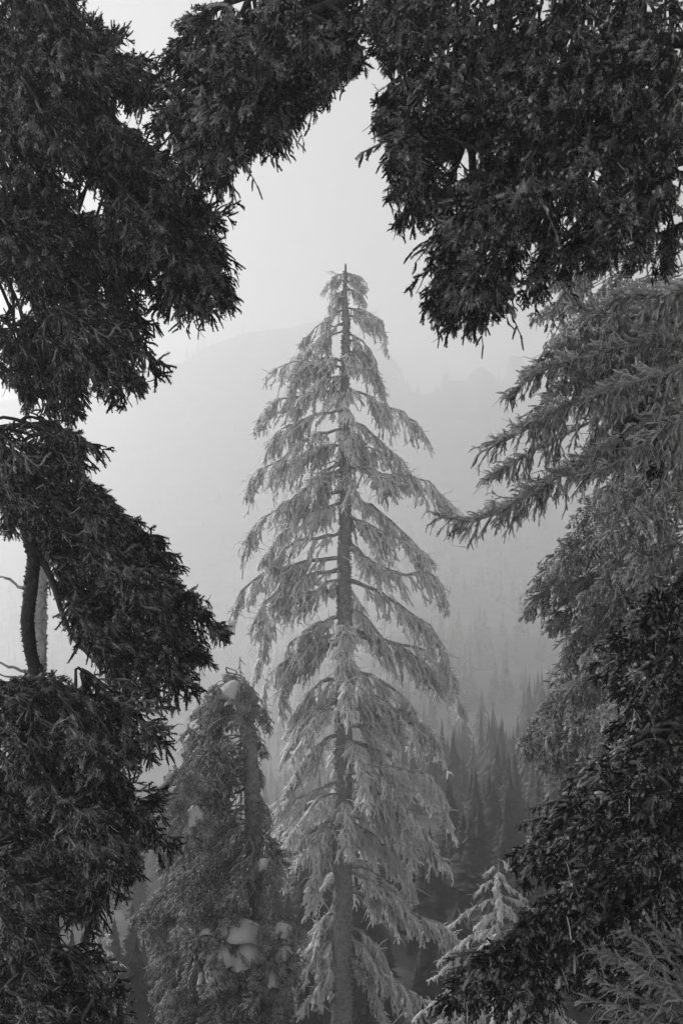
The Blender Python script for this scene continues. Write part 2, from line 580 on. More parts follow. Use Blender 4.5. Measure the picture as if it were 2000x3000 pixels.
        ft_ = np.array([[0, 2, 4], [2, 1, 4], [1, 3, 4], [3, 0, 4], [2, 0, 5], [1, 2, 5], [3, 1, 5], [0, 3, 5]])
        G.add(V.reshape(-1, 3), np.repeat(rng.uniform(.5, 1., nl), 6), None, (np.arange(nl)[:, None, None] * 6 + ft_[None]).reshape(-1, 3))
    return G


TEMPLATES = {}


def make_templates(kind, mat, sizes, pitches, variants, **kw):
    lst = []
    for L in sizes:
        for pt in pitches:
            for v in range(variants):
                seed = 1000 + len(TEMPLATES) * 97 + int(L * 100) * 7 + pt * 3 + v
                lst.append((L, pt, bough_geo(seed, L, pt, **kw).mesh(kind + '_foliage', mat)))
    TEMPLATES[kind] = lst


def pick(kind, L, pitch, rng):
    best = sorted(TEMPLATES[kind], key=lambda e: abs(math.log(e[0] / L)) * 2 + abs(e[1] - pitch) / 40 + rng.uniform(0, 0.5))
    return best[0]


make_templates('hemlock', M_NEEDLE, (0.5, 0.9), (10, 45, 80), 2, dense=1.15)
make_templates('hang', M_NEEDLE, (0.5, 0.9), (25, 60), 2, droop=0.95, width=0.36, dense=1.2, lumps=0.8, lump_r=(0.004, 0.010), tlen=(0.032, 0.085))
make_templates('clump', M_CLUMP, (0.45, 0.8), (15, 55), 2, nlen=0.015, nwid=0.005, nn=72, f_base=0.05, f_tip=1.1, core=0.007,
               droop=0.8, width=0.38, dense=1.2, lumps=0.8, lump_r=(0.005, 0.010), tlen=(0.03, 0.075), tgap=0.016)
make_templates('mid', M_MID, (1.2, 2.0), (20, 60), 2, nlen=0.030, nwid=0.013, nn=17, f_base=0.25, f_tip=1.1, core=0.013, droop=0.8,
               width=0.36, dense=0.85, tlen=(0.06, 0.15), tgap=0.032, lumps=0.8, lump_r=(0.010, 0.022))


def frame(dirv, roll):
    x = unit(dirv)
    up = np.array([0, 0, 1.0])
    if abs(x[2]) > 0.97:
        up = np.array([0.4, 0.8, 0.2])
    y = unit(np.cross(up, x))
    z = np.cross(x, y)
    c, s_ = math.cos(roll), math.sin(roll)
    y, z = y * c + z * s_, z * c - y * s_
    return x, y, z


def add_bough(tree, base, A, B, kind, rng, trunk_at=None, wood=None, roll=0.5, rad=0.011, wmat=None, start=None, wscale=1.0, lift=(0.05, 0.45)):
    """a branch (wood from the trunk to A) with its foliage from A to B; all points in the world, base = tree's foot"""
    A, B = np.asarray(A, float), np.asarray(B, float)
    d = B - A
    L = np.linalg.norm(d)
    pitch = math.degrees(math.asin(np.clip(-d[2] / L, -1, 1)))
    Lt, pt, me = pick(kind, L, max(pitch, 5), rng)
    x, y, z = frame(d, rng.normal(0, roll))
    sc = L / (Lt * 0.97)
    w = sc * rng.uniform(0.85, 1.15) * wscale
    m = Matrix(((x[0] * sc, y[0] * w, z[0] * w, A[0] - base[0]), (x[1] * sc, y[1] * w, z[1] * w, A[1] - base[1]),
                (x[2] * sc, y[2] * w, z[2] * w, A[2] - base[2]), (0, 0, 0, 1)))
    if wood is None:
        if start is None:
            tx, ty, r = trunk_at(A[2])
            hd = math.hypot(A[0] - tx, A[1] - ty)
            zt = A[2] + hd * rng.uniform(*lift)
            tx, ty, r = trunk_at(zt)
            start = np.array([tx, ty, zt])
        mid = (start * 0.45 + A * 0.55) + np.array([0, 0, 0.05 * np.linalg.norm(A - start)]) + rng.normal(size=3) * 0.03 * np.linalg.norm(A - start)
        g_ = Geo()
        pth = smooth_path([start - base, mid - base, A - base, A + d * 0.35 - base], 9)
        g_.tubes(pth[None], np.linspace(rad * 1.6, rad * 0.6, 9)[None], 5, 0.35, rng, 0.2)
        wood = link('branch', g_.mesh('branch', wmat or M_BARK, True), tree)
    f = link('foliage', me, wood, m)
    return wood, f


def trunk_geo(pts, radii, n=26, sides=12, frost=0.4, rng=RNG, lump=0.08):
    g_ = Geo()
    p = smooth_path(pts, n)
    r = np.interp(np.linspace(0, 1, n), np.linspace(0, 1, len(radii)), radii)
    g_.tubes(p[None], r[None], sides, frost, rng, lump)
    m = int(np.linalg.norm(np.diff(p, axis=0), axis=1).sum() * 420)       # flakes of bark and rime standing off the stem
    u = rng.uniform(0, 1, m)
    o_, t_ = at_path(p[None], np.zeros(m, int), u)
    rd = unit(np.cross(t_, rng.normal(size=(m, 3))))
    rr = np.interp(u, np.linspace(0, 1, n), r)
    g_.needles(o_ + rd * (rr * .93)[:, None], unit(rd + t_ * rng.uniform(-.8, .8, m)[:, None]), rng.uniform(.15, .5, m) * np.clip(rr, .03, .12), rng.uniform(.2, .6, m) * np.clip(rr, .03, .12),
               rng.uniform(.0, .6, m), rng.uniform(.2, 1., m), rng)
    return g_


def rime_limb(tree, base, pts, rng, r0=0.06, sc=1.0, sec_gap=0.10, sec_len=(0.35, 0.95), ter_gap=0.055, ter_len=(0.10, 0.30),
              down=0.75, along=0.55, side=0.5, mat=None, wmat=None, tw=1.0, t0=0.12, droop=0.5, frost=0.75, taper=0.55, ter_down=0.45, feather=0.066, stray=0.9):
    """one limb sheathed in rime with its curtain of hanging twigs; lengths in metres times sc"""
    pts = np.asarray(pts, float)
    n = 14
    path = smooth_path(pts, n)
    path[2:] += rng.normal(size=(n - 2, 3)) * 0.022 * sc
    L = np.linalg.norm(np.diff(path, axis=0), axis=1).sum()
    g_ = Geo()
    g_.tubes((path - base)[None], (r0 * np.linspace(1, 0.28, n))[None], 6, 0.45, rng, 0.22)
    wood = link('branch', g_.mesh('branch', wmat or M_BARKL, True), tree)
    G = Geo()
    ns = max(4, int(L / (sec_gap * sc)))
    nc = max(2, int(L / (0.45 * sc)))                       # tassels: twigs bunch round a few forks, with thin stretches between
    cen = rng.uniform(t0, 1.0, nc)
    tc_ = cen[rng.integers(nc, size=ns)] + rng.normal(0, 0.03, ns)
    t = np.sort(np.clip(np.where(rng.uniform(size=ns) < 0.62, tc_, rng.uniform(t0, 1.0, ns)), t0 * .6, 0.98))
    t[-3:] = (0.93, 0.97, 1.0)
    o, tg = at_path(path[None], np.zeros(ns, int), t)
    hz = unit(np.stack([-tg[:, 1], tg[:, 0], 0 * tg[:, 0]], -1))
    sg = np.where(np.arange(ns) % 2 == 0, 1, -1)[:, None] * rng.uniform(0.1, 1.0, ns)[:, None]
    dn = np.array([0, 0, -1.0])
    d = unit(tg * along * rng.uniform(0.6, 1.4, ns)[:, None] + hz * sg * side + dn * down * rng.uniform(0.25, 1.3, ns)[:, None])
    late = np.clip((t - 0.85) / 0.15, 0, 1)[:, None]
    d = unit(d * (1 - 0.6 * late) + tg * 0.9 * late)
    pl = np.minimum(1, L / (1.6 * sc))
    ln = (sec_len[0] + (sec_len[1] - sec_len[0]) * rng.uniform(0, 1, ns) ** 1.4 * rng.choice([1, 1, 1, 1.35], ns)) * sc * (1 - taper * t ** 2) * (0.35 + 0.65 * pl) * np.clip(0.45 + t * 1.5, 0, 1)
    gd = np.broadcast_to(dn, (ns, 3))
    sec = twig_paths(o, d, ln, gd, rng.uniform(0.2, 1, ns) * droop, 6, rng, 0.05)
    w = 0.020 * tw * sc
    G.tubes(sec, (w * np.array([1.25, 1.2, 1.1, 1.0, .85, .6]))[None] * rng.uniform(.8, 1.25, (ns, 1)), 3, np.clip(rng.normal(frost, .18, ns), 0, 1), rng, 0.35)
    cnt = np.maximum(2, (ln / (ter_gap * sc)).astype(int))
    ix = np.repeat(np.arange(ns), cnt)
    m = len(ix)
    tt = rng.uniform(0.08, 1, m)
    o2, tg2 = at_path(sec, ix, tt)
    lat = unit(np.cross(tg2, rng.normal(size=(m, 3))))
    a2 = rng.uniform(0.3, 0.95, m)[:, None]
    d2 = unit(tg2 * np.cos(a2) + lat * np.sin(a2) + dn * (rng.uniform(0, 2, m) * ter_down)[:, None])
    l2 = rng.uniform(ter_len[0], ter_len[1], m) * sc * (1.1 - .5 * tt)
    ter = twig_paths(o2, d2, l2, np.broadcast_to(dn, (m, 3)), rng.uniform(0, .5, m), 4, rng, 0.06)
    fr2 = np.clip(rng.normal(frost + .1, .25, m), 0, 1)
    G.tubes(ter, (w * np.array([.75, .85, .8, .5]))[None] * rng.uniform(.7, 1.35, (m, 1)), 3, fr2, rng, 0.55)
    # fine straggling twigs
    k_ = int(ns * stray)
    jx = rng.integers(ns, size=k_)
    o3, t3 = at_path(sec, jx, rng.uniform(.1, 1, k_))
    d3 = unit(t3 * .6 + rng.normal(size=(k_, 3)) * .6)
    st = twig_paths(o3, d3, rng.uniform(.5, 1.6, k_) * ter_len[1] * sc, np.broadcast_to(dn, (k_, 3)), rng.uniform(-.2, .6, k_), 5, rng, .08)
    G.tubes(st, (w * .42 * np.array([1, .95, .9, .75, .5]))[None] * rng.uniform(.7, 1.2, (k_, 1)), 3, np.clip(rng.normal(frost, .25, k_), 0, 1), rng, .35)
    # rime feathers standing off every twig
    for pp, ll, ff, gap in ((ter, l2, fr2, feather), (sec, ln, np.full(ns, frost), feather * 0.6)):
        c = np.maximum(2, (ll / (gap * sc)).astype(int))
        jx = np.repeat(np.arange(len(pp)), c)
        q = len(jx)
        oo, tn = at_path(pp, jx, rng.uniform(0, 1, q))
        rd = unit(np.cross(tn, rng.normal(size=(q, 3))))
        dd = unit(tn * rng.uniform(.3, 1.1, q)[:, None] + rd)
        G.needles(oo, dd, rng.uniform(1.1, 2.3, q) * w, rng.uniform(.7, 1.4, q) * w, np.clip(ff[jx] - .1, 0, 1), np.clip(ff[jx] + rng.uniform(-.1, .4, q), 0, 1), rng)
    for i in range(len(G.v)):
        G.v[i] = G.v[i] - base
    link('foliage', G.mesh('rime_twigs', mat or M_RIME), wood)
    return wood


# ------------------------------------------------------------------ the tall rimed tree in the middle
rng = np.random.default_rng(42)
DC = 42.0
CS = DC / 30.0
PXM = K * DC / 3000.0
bz = float(terrain_z(P(1000, 0, DC)[0], DC)) - 0.2
cbase = np.array([P(1000, 3000, DC)[0], DC, bz])
ctree = thing('frosted_conifer', 'tall slender conifer sheathed in white rime standing alone in the middle of the clearing', 'tree', cbase)
TR = [(775, 1012, 2.5), (820, 1012, 5), (900, 1013, 9), (1000, 1012, 12), (1100, 1009, 13), (1250, 1008, 14), (1500, 1010, 17), (1750, 1008, 20), (2000, 1007, 21),
      (2250, 1004, 24), (2500, 1003, 27), (2750, 1001, 29), (3000, 1000, 31)]
tp = [P(x, y, DC) for y, x, r in TR]
tr_ = [r * PXM for y, x, r in TR]
tp.append(np.array([cbase[0], DC, bz]))
tr_.append(0.6)
tz = np.array([p[2] for p in tp])[::-1]
txs = np.array([p[0] for p in tp])[::-1]
trr = np.array(tr_)[::-1]


def c_trunk(z):
    return float(np.interp(z, tz, txs)), DC, float(np.interp(z, tz, trr))


g = Geo()
zz = np.linspace(bz, tz[-1], 90)
g.tubes(np.array([[c_trunk(z)[0] + 0.035 * math.sin(z * 1.1) + 0.02 * math.sin(z * 2.9), DC + 0.03 * math.sin(z * .8), z] for z in zz])[None] - cbase, np.array([c_trunk(z)[2] for z in zz])[None], 14, 0.36, rng, 0.10)
# rime flakes standing off the bark
m = 5200
fz = rng.uniform(bz + 3, tz[-1] - .3, m)
fa = rng.uniform(0, 2 * PI, m)
rr = np.interp(fz, tz, trr)
org = np.stack([np.interp(fz, tz, txs) + np.cos(fa) * rr * .97, DC + np.sin(fa) * rr * .97, fz], -1) - cbase
dd = unit(np.stack([np.cos(fa), np.sin(fa), rng.uniform(-.6, .9, m)], -1))
g.needles(org, dd, CS * rng.uniform(.03, .09, m), CS * rng.uniform(.03, .07, m), rng.uniform(.2, .8, m), rng.uniform(.5, 1., m), rng)
link('trunk', g.mesh('trunk', M_BARKL, False), ctree)

# limbs read off the photograph: rows of attachment and points along each limb
LIMBS = [
    [(1012, 800), (990, 806), (975, 812)], [(1012, 802), (1040, 806), (1060, 814)],
    [(1012, 822), (975, 824), (951, 838)], [(1012, 824), (1045, 828), (1068, 840)],
    [(1012, 850), (985, 862), (963, 893)], [(1012, 848), (1045, 856), (1068, 882)], [(1012, 870), (990, 885), (975, 905)],
    [(1013, 902), (1060, 908), (1102, 930)], [(1012, 904), (960, 930), (890, 994)], [(1012, 925), (1070, 930), (1119, 950), (1128, 1010)],
    [(1012, 945), (965, 965), (930, 1010)], [(1012, 968), (930, 1000), (850, 1058)], [(1012, 972), (1070, 1010), (1119, 1118)],
    [(1011, 990), (1050, 1010), (1095, 1080)],
    [(1010, 1078), (930, 1062), (860, 1060), (806, 1085)], [(1010, 1060), (950, 1050), (880, 1085), (850, 1130)],
    [(1010, 1030), (1060, 1040), (1100, 1100), (1110, 1130)],
    [(1009, 1146), (930, 1150), (850, 1165), (794, 1180), (754, 1233)], [(1009, 1144), (1070, 1155), (1128, 1188), (1190, 1215), (1238, 1270)],
    [(1009, 1100), (960, 1110), (890, 1160)],
    [(1009, 1200), (930, 1212), (865, 1240), (810, 1272), (775, 1338)], [(1009, 1232), (1060, 1250), (1128, 1308), (1170, 1345), (1206, 1396)],
    [(1009, 1255), (960, 1265), (905, 1280), (817, 1352), (738, 1390), (729, 1440)], [(1009, 1250), (1060, 1290), (1110, 1400)],
    [(1009, 1306), (950, 1305), (905, 1318), (850, 1360), (815, 1412)], [(1009, 1300), (1060, 1308), (1100, 1320)],
    [(1010, 1368), (1070, 1372), (1128, 1390), (1200, 1392), (1250, 1412), (1334, 1488)], [(1010, 1372), (970, 1385), (930, 1395)],
    [(1010, 1395), (950, 1408), (880, 1440), (820, 1480)],
    [(1010, 1437), (950, 1448), (880, 1470), (800, 1500), (746, 1540), (716, 1610)], [(1010, 1445), (1060, 1470), (1104, 1492), (1180, 1560), (1253, 1628)],
    [(1010, 1470), (940, 1490), (850, 1530), (770, 1640)], [(1010, 1510), (1060, 1525), (1128, 1565), (1200, 1590), (1250, 1640)],
    [(1010, 1560), (940, 1575), (860, 1590), (800, 1650)],
    [(1010, 1606), (1045, 1615), (1080, 1644), (1176, 1680), (1270, 1685), (1305, 1770)], [(1009, 1634), (918, 1640), (850, 1660), (774, 1678), (700, 1745), (672, 1826)],
    [(1009, 1668), (923, 1683), (850, 1710), (775, 1770), (760, 1840)], [(1009, 1698), (970, 1702), (930, 1712)],
    [(1009, 1695), (1060, 1712), (1104, 1735), (1200, 1797), (1282, 1860), (1325, 2000)], [(1008, 1732), (920, 1735), (841, 1748), (790, 1820), (765, 1905), (747, 1980)],
    [(1008, 1780), (1060, 1800), (1120, 1870), (1150, 1940)], [(1008, 1800), (930, 1830), (850, 1890), (820, 1960)],
    [(1008, 1845), (1060, 1853), (1119, 1874), (1200, 1892), (1290, 1930), (1330, 2000)], [(1008, 1850), (1090, 1875), (1167, 1892), (1248, 1950), (1310, 2010), (1353, 2072)],
    [(1008, 1860), (960, 1866), (913, 1884), (841, 1932), (780, 1993), (775, 2072)], [(1007, 1885), (940, 1900), (841, 1974), (822, 2086)],
    [(1007, 1960), (1100, 1985), (1180, 2040), (1220, 2090)], [(1007, 1980), (940, 2000), (880, 2060), (850, 2120)],
    [(1007, 2027), (1080, 2036), (1140, 2060), (1180, 2110)], [(1007, 2070), (1100, 2076), (1176, 2080), (1219, 2110), (1230, 2170)],
    [(1006, 2050), (940, 2075), (880, 2108), (850, 2188)], [(1006, 2120), (1080, 2130), (1180, 2118), (1248, 2124), (1292, 2200)],
    [(1006, 2150), (950, 2170), (890, 2230), (850, 2300)], [(1005, 2170), (1090, 2190), (1180, 2240), (1260, 2310)],
    [(1005, 2235), (1045, 2240), (1110, 2243), (1176, 2253), (1272, 2281), (1308, 2395)], [(1004, 2286), (950, 2300), (899, 2330), (808, 2348)],
    [(1004, 2280), (1090, 2310), (1180, 2400), (1210, 2520)], [(1004, 2320), (930, 2360), (837, 2406), (741, 2497)],
    [(1003, 2340), (1100, 2370), (1230, 2420), (1305, 2530)], [(1003, 2390), (920, 2430), (845, 2487), (838, 2548)],
    [(1003, 2400), (1080, 2440), (1170, 2520), (1205, 2600)], [(1003, 2450), (950, 2500), (918, 2583), (911, 2640)],
    [(1002, 2549), (1045, 2560), (1104, 2592), (1150, 2620), (1186, 2652)], [(1002, 2600), (1057, 2621), (1143, 2650), (1224, 2683), (1320, 2726), (1332, 2800)],
    [(1001, 2740), (1060, 2770), (1100, 2815), (1133, 2846), (1200, 2900), (1256, 2940)], [(1001, 2715), (1060, 2730), (1095, 2765), (1124, 2800)],
    [(1001, 2660), (961, 2685), (932, 2722), (894, 2812)], [(1001, 2750), (928, 2774), (875, 2820), (860, 2870)],
    [(1001, 2800), (1060, 2850), (1110, 2930), (1130, 3010)], [(1001, 2830), (940, 2860), (900, 2930)],
]
for k, L in enumerate(LIMBS):
    dz = rng.uniform(-1, 1)
    n = len(L)
    far = abs(L[-1][0] - L[0][0]) * PXM
    pts = []
    for i, (x, y) in enumerate(L):
        pts.append(P(x, y, DC + dz * 0.55 * far * i / (n - 1)))
    py = L[0][1]
    s_ = 1.0 if py > 1100 else (0.45 + 0.55 * max(0, (py - 800)) / 300)
    r0 = CS * (0.03 + 0.04 * np.clip((py - 900) / 900, 0, 1))
    s_ *= CS
    dense = 0.58 if py < 2000 else 0.62
    rime_limb(ctree, cbase, pts, rng, r0=r0, sc=s_, sec_gap=0.085 * dense, ter_gap=0.085, sec_len=(0.25, 1.1) if py < 1900 else (0.35, 1.2),
              frost=0.72, tw=1.75, side=0.7, ter_len=(0.12, 0.34))
# limbs growing towards and away from the camera, whose curtains cross the trunk
for k in range(44):
    py = rng.uniform(1000, 2950)
    half = np.interp(py, [775, 1000, 1250, 1600, 2000, 2400, 2800, 3000], [10, 110, 200, 290, 330, 300, 300, 300]) * PXM
    ph = (rng.choice([-1, 1]) if py < 2450 else 1) * PI / 2 + rng.normal(0, 0.5)
    rl = half * rng.uniform(0.55, 0.95)
    p0 = P(1008, py, DC)
    dirx, diry = math.cos(ph) * rl, math.sin(ph) * rl
    p1 = p0 + [dirx * .5, diry * .5, -rl * rng.uniform(0.02, 0.15)]
    p2 = p0 + [dirx, diry, -rl * rng.uniform(0.3, 0.6)]
    rime_limb(ctree, cbase, [p0, p1, p2], rng, r0=0.045 * CS, sc=0.95 * CS, sec_gap=0.11, ter_gap=0.085, frost=0.72, tw=1.75, side=0.7, ter_len=(0.12, 0.34))
# broken stubs and short dead limbs on the bare stretches of stem
for k in range(20):
    py = rng.uniform(1250, 2950)
    ph = rng.uniform(PI, 2 * PI)
    p0 = P(1008, py, DC)
    rl = rng.uniform(.5, 1.5)
    dv = np.array([math.cos(ph) * rl, math.sin(ph) * rl, 0])
    rime_limb(ctree, cbase, [p0, p0 + dv * .5 + [0, 0, rng.uniform(-.1, .1)], p0 + dv - [0, 0, rl * rng.uniform(0, .5)]], rng, r0=0.035 * CS, sc=0.45 * CS, sec_gap=0.22, sec_len=(.2, .6), frost=0.6, tw=1.3, t0=.3)

# ------------------------------------------------------------------ near trees framing the view
def near_tree(name, label, cat, D, trunk_pts, trunk_r, kind, edges, poly, nfill, flen, fdir, seed, dvar=0.9, jit=0.32, group=None, roll=0.6,
              holes=(), bark=None, trunk_d=None, wscale=1.0, tfrost=0.3, limbs=(), fills=(), lift=(0.05, 0.45)):
    """trunk_pts: (px, py) of the stem seen at distance D; edges: boughs that make the outline; poly: the mass of the crown"""
    rng = np.random.default_rng(seed)
    td = trunk_d or D
    tw = [P(x, y, td) for x, y in trunk_pts]
    foot = tw[0].copy()
    foot[2] = float(terrain_z(foot[0], foot[1])) - 0.15
    tw = [foot] + tw
    tree = thing(name, label, cat, foot, group)
    g_ = trunk_geo([p - foot for p in tw], trunk_r, 34, 12, tfrost, rng, 0.10)
    link('trunk', g_.mesh('trunk', bark or M_BARK, True), tree)
    sp = smooth_path(tw, 60)
    rs = np.interp(np.linspace(0, 1, 60), np.linspace(0, 1, len(trunk_r)), trunk_r)

    def trunk_at(z):
        i = int(np.argmin(np.abs(sp[:, 2] - z)))
        return sp[i, 0], sp[i, 1], rs[i]
    anchors = []
    for lm in limbs:            # stout limbs that carry the boughs: (px, py, metres nearer or farther than D)
        pl = smooth_path([P(x, y, D + dy) for x, y, dy in lm[0]], 24)
        g_ = Geo()
        g_.tubes((pl - foot)[None], np.linspace(lm[1], lm[1] * 0.3, 24)[None], 7, tfrost, rng, 0.15)
        link('branch', g_.mesh('branch', bark or M_BARK, True), tree)
        if len(lm) < 3:
            anchors.append(pl)
    anchors = np.concatenate(anchors) if anchors else None

    def start_for(A):
        if anchors is None:
            return None
        tx, ty, r = trunk_at(A[2])
        dt = math.hypot(A[0] - tx, A[1] - ty)
        dl = np.linalg.norm(anchors - A, axis=1) + 0.6 * np.clip(A[2] - anchors[:, 2], 0, None)
        i = int(np.argmin(dl))
        return anchors[i] if dl[i] < dt * 1.5 else None
    for e in edges:
        (ax, ay), (bx, by) = e[0], e[1]
        d0 = D + (e[2] if len(e) > 2 else rng.uniform(-.5, .5) * dvar)
        if len(e) < 4:                                   # a second bough backs up each one on the outline
            jx, jy = rng.uniform(-14, 14, 2)
            A2 = P(ax + jx, ay + jy - 6, d0 + rng.uniform(.05, .35) * D / 7)
            add_bough(tree, foot, A2, P(bx * .93 + ax * .07 + jx, by * .93 + ay * .07 + jy, d0 + rng.uniform(.0, .3) * D / 7), kind, rng, trunk_at, roll=roll, wmat=bark, wscale=wscale, start=start_for(A2), lift=lift)
        A_ = P(ax, ay, d0 + rng.uniform(-.1, .1))
        add_bough(tree, foot, A_, P(bx, by, d0 + rng.uniform(-.15, .15)), kind, rng, trunk_at, roll=roll, wmat=bark, wscale=wscale, start=start_for(A_), lift=lift)
    jobs = [(poly, nfill)] + list(fills)
    n = 0
    for poly, nf_, _ in [(j[0], j[1], r) for j in jobs for r in range(j[1] * 30)]:
        if _ == 0:
            n = 0
            xs = [p[0] for p in poly]
            ys = [p[1] for p in poly]
        if n >= nf_:
            continue
        ax, ay = rng.uniform(min(xs), max(xs)), rng.uniform(min(ys), max(ys))
        L = rng.uniform(*flen)
        an = math.atan2(fdir[1], fdir[0]) + rng.normal(0, jit)
        bx, by = ax + L * math.cos(an), ay + L * math.sin(an)
        qx, qy = math.sin(an) * L * 0.28, -math.cos(an) * L * 0.28
        mx, my = (ax + 2 * bx) / 3, (ay + 2 * by) / 3
        if not all(in_poly(u, v, poly) for u, v in ((ax, ay), (bx, by), (mx + qx, my + qy), (mx - qx, my - qy))):
            continue
        if any(math.hypot(u - h[0], v - h[1]) < h[2] for h in holes for u, v in ((ax, ay), (bx, by), ((ax + bx) / 2, (ay + by) / 2))):
            continue
        d0 = D + rng.uniform(-dvar, dvar)
        dd_ = rng.normal(0, 0.35) * L / 3000 * K * D
        add_bough(tree, foot, P(ax, ay, d0), P(bx, by, d0 + dd_), kind, rng, trunk_at, roll=roll, wmat=bark, wscale=wscale, start=start_for(P(ax, ay, d0)), lift=lift)
        n += 1
    return tree, foot, trunk_at


# left side, from the top down
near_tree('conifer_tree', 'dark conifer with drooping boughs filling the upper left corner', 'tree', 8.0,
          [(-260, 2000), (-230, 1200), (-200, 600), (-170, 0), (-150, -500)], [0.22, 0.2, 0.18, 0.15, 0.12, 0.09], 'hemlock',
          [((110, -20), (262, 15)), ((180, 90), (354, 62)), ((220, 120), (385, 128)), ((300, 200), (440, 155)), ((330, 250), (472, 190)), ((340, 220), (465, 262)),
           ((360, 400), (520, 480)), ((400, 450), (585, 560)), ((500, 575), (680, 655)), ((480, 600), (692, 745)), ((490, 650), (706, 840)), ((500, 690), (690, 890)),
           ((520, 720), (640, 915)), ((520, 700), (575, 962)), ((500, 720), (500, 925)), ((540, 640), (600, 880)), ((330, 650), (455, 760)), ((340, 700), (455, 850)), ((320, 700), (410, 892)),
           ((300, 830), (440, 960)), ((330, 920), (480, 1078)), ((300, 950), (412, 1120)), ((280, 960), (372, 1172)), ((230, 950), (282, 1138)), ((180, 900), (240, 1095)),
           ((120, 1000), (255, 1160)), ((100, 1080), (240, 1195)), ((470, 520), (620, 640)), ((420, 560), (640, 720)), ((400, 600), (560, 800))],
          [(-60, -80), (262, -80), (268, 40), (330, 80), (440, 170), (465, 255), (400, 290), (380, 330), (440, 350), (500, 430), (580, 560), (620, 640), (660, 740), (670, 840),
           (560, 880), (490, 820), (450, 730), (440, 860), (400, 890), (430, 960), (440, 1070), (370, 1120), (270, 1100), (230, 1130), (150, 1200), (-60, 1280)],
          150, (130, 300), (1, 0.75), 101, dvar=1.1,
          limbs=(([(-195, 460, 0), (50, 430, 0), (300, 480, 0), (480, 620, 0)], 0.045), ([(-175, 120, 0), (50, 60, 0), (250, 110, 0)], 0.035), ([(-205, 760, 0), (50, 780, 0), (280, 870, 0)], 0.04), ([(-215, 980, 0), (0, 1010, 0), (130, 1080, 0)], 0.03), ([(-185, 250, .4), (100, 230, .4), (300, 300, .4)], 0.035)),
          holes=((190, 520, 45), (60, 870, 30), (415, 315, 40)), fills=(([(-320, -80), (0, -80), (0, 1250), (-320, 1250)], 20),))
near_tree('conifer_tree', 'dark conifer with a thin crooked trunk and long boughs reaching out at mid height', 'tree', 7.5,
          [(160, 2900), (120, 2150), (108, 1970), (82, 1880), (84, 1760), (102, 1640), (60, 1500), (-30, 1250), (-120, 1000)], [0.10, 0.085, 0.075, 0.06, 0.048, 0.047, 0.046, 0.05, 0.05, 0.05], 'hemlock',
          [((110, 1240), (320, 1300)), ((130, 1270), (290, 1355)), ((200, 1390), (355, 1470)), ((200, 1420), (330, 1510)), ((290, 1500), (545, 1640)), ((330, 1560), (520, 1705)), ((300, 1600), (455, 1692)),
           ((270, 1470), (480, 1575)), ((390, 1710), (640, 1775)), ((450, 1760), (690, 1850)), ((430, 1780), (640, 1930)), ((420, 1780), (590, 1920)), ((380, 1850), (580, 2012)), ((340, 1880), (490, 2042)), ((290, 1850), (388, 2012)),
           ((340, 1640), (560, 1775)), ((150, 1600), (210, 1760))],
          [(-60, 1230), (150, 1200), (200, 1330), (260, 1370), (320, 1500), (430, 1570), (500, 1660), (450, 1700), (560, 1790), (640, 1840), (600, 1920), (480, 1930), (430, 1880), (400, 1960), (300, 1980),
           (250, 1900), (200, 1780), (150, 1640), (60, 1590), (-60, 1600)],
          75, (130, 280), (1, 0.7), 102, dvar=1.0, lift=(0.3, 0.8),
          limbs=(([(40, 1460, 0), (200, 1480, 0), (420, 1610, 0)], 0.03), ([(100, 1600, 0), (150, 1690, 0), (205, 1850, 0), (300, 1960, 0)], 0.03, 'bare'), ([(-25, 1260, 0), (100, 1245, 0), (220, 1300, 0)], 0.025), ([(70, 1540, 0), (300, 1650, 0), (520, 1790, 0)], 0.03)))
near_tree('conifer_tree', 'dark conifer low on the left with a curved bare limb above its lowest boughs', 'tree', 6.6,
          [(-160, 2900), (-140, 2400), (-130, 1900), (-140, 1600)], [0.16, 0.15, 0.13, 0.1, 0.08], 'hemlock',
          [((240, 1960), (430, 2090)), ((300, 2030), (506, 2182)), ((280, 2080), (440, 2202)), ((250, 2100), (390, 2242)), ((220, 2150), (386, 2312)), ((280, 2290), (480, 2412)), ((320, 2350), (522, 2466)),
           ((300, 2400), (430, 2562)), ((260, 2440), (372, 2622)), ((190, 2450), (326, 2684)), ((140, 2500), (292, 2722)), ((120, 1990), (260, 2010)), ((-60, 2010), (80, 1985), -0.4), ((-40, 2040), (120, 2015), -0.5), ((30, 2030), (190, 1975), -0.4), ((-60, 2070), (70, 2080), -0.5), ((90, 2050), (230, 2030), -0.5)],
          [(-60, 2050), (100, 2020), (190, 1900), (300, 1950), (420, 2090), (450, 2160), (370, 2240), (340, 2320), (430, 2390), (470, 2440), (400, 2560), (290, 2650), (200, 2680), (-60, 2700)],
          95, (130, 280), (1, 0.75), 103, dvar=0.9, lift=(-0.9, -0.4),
          limbs=(([(-140, 2290, 0), (0, 2180, 0), (200, 2090, 0), (330, 2080, 0)], 0.035), ([(-140, 2420, 0), (100, 2330, 0), (320, 2380, 0)], 0.035), ([(-145, 2580, 0), (80, 2480, 0), (250, 2530, 0)], 0.03)))
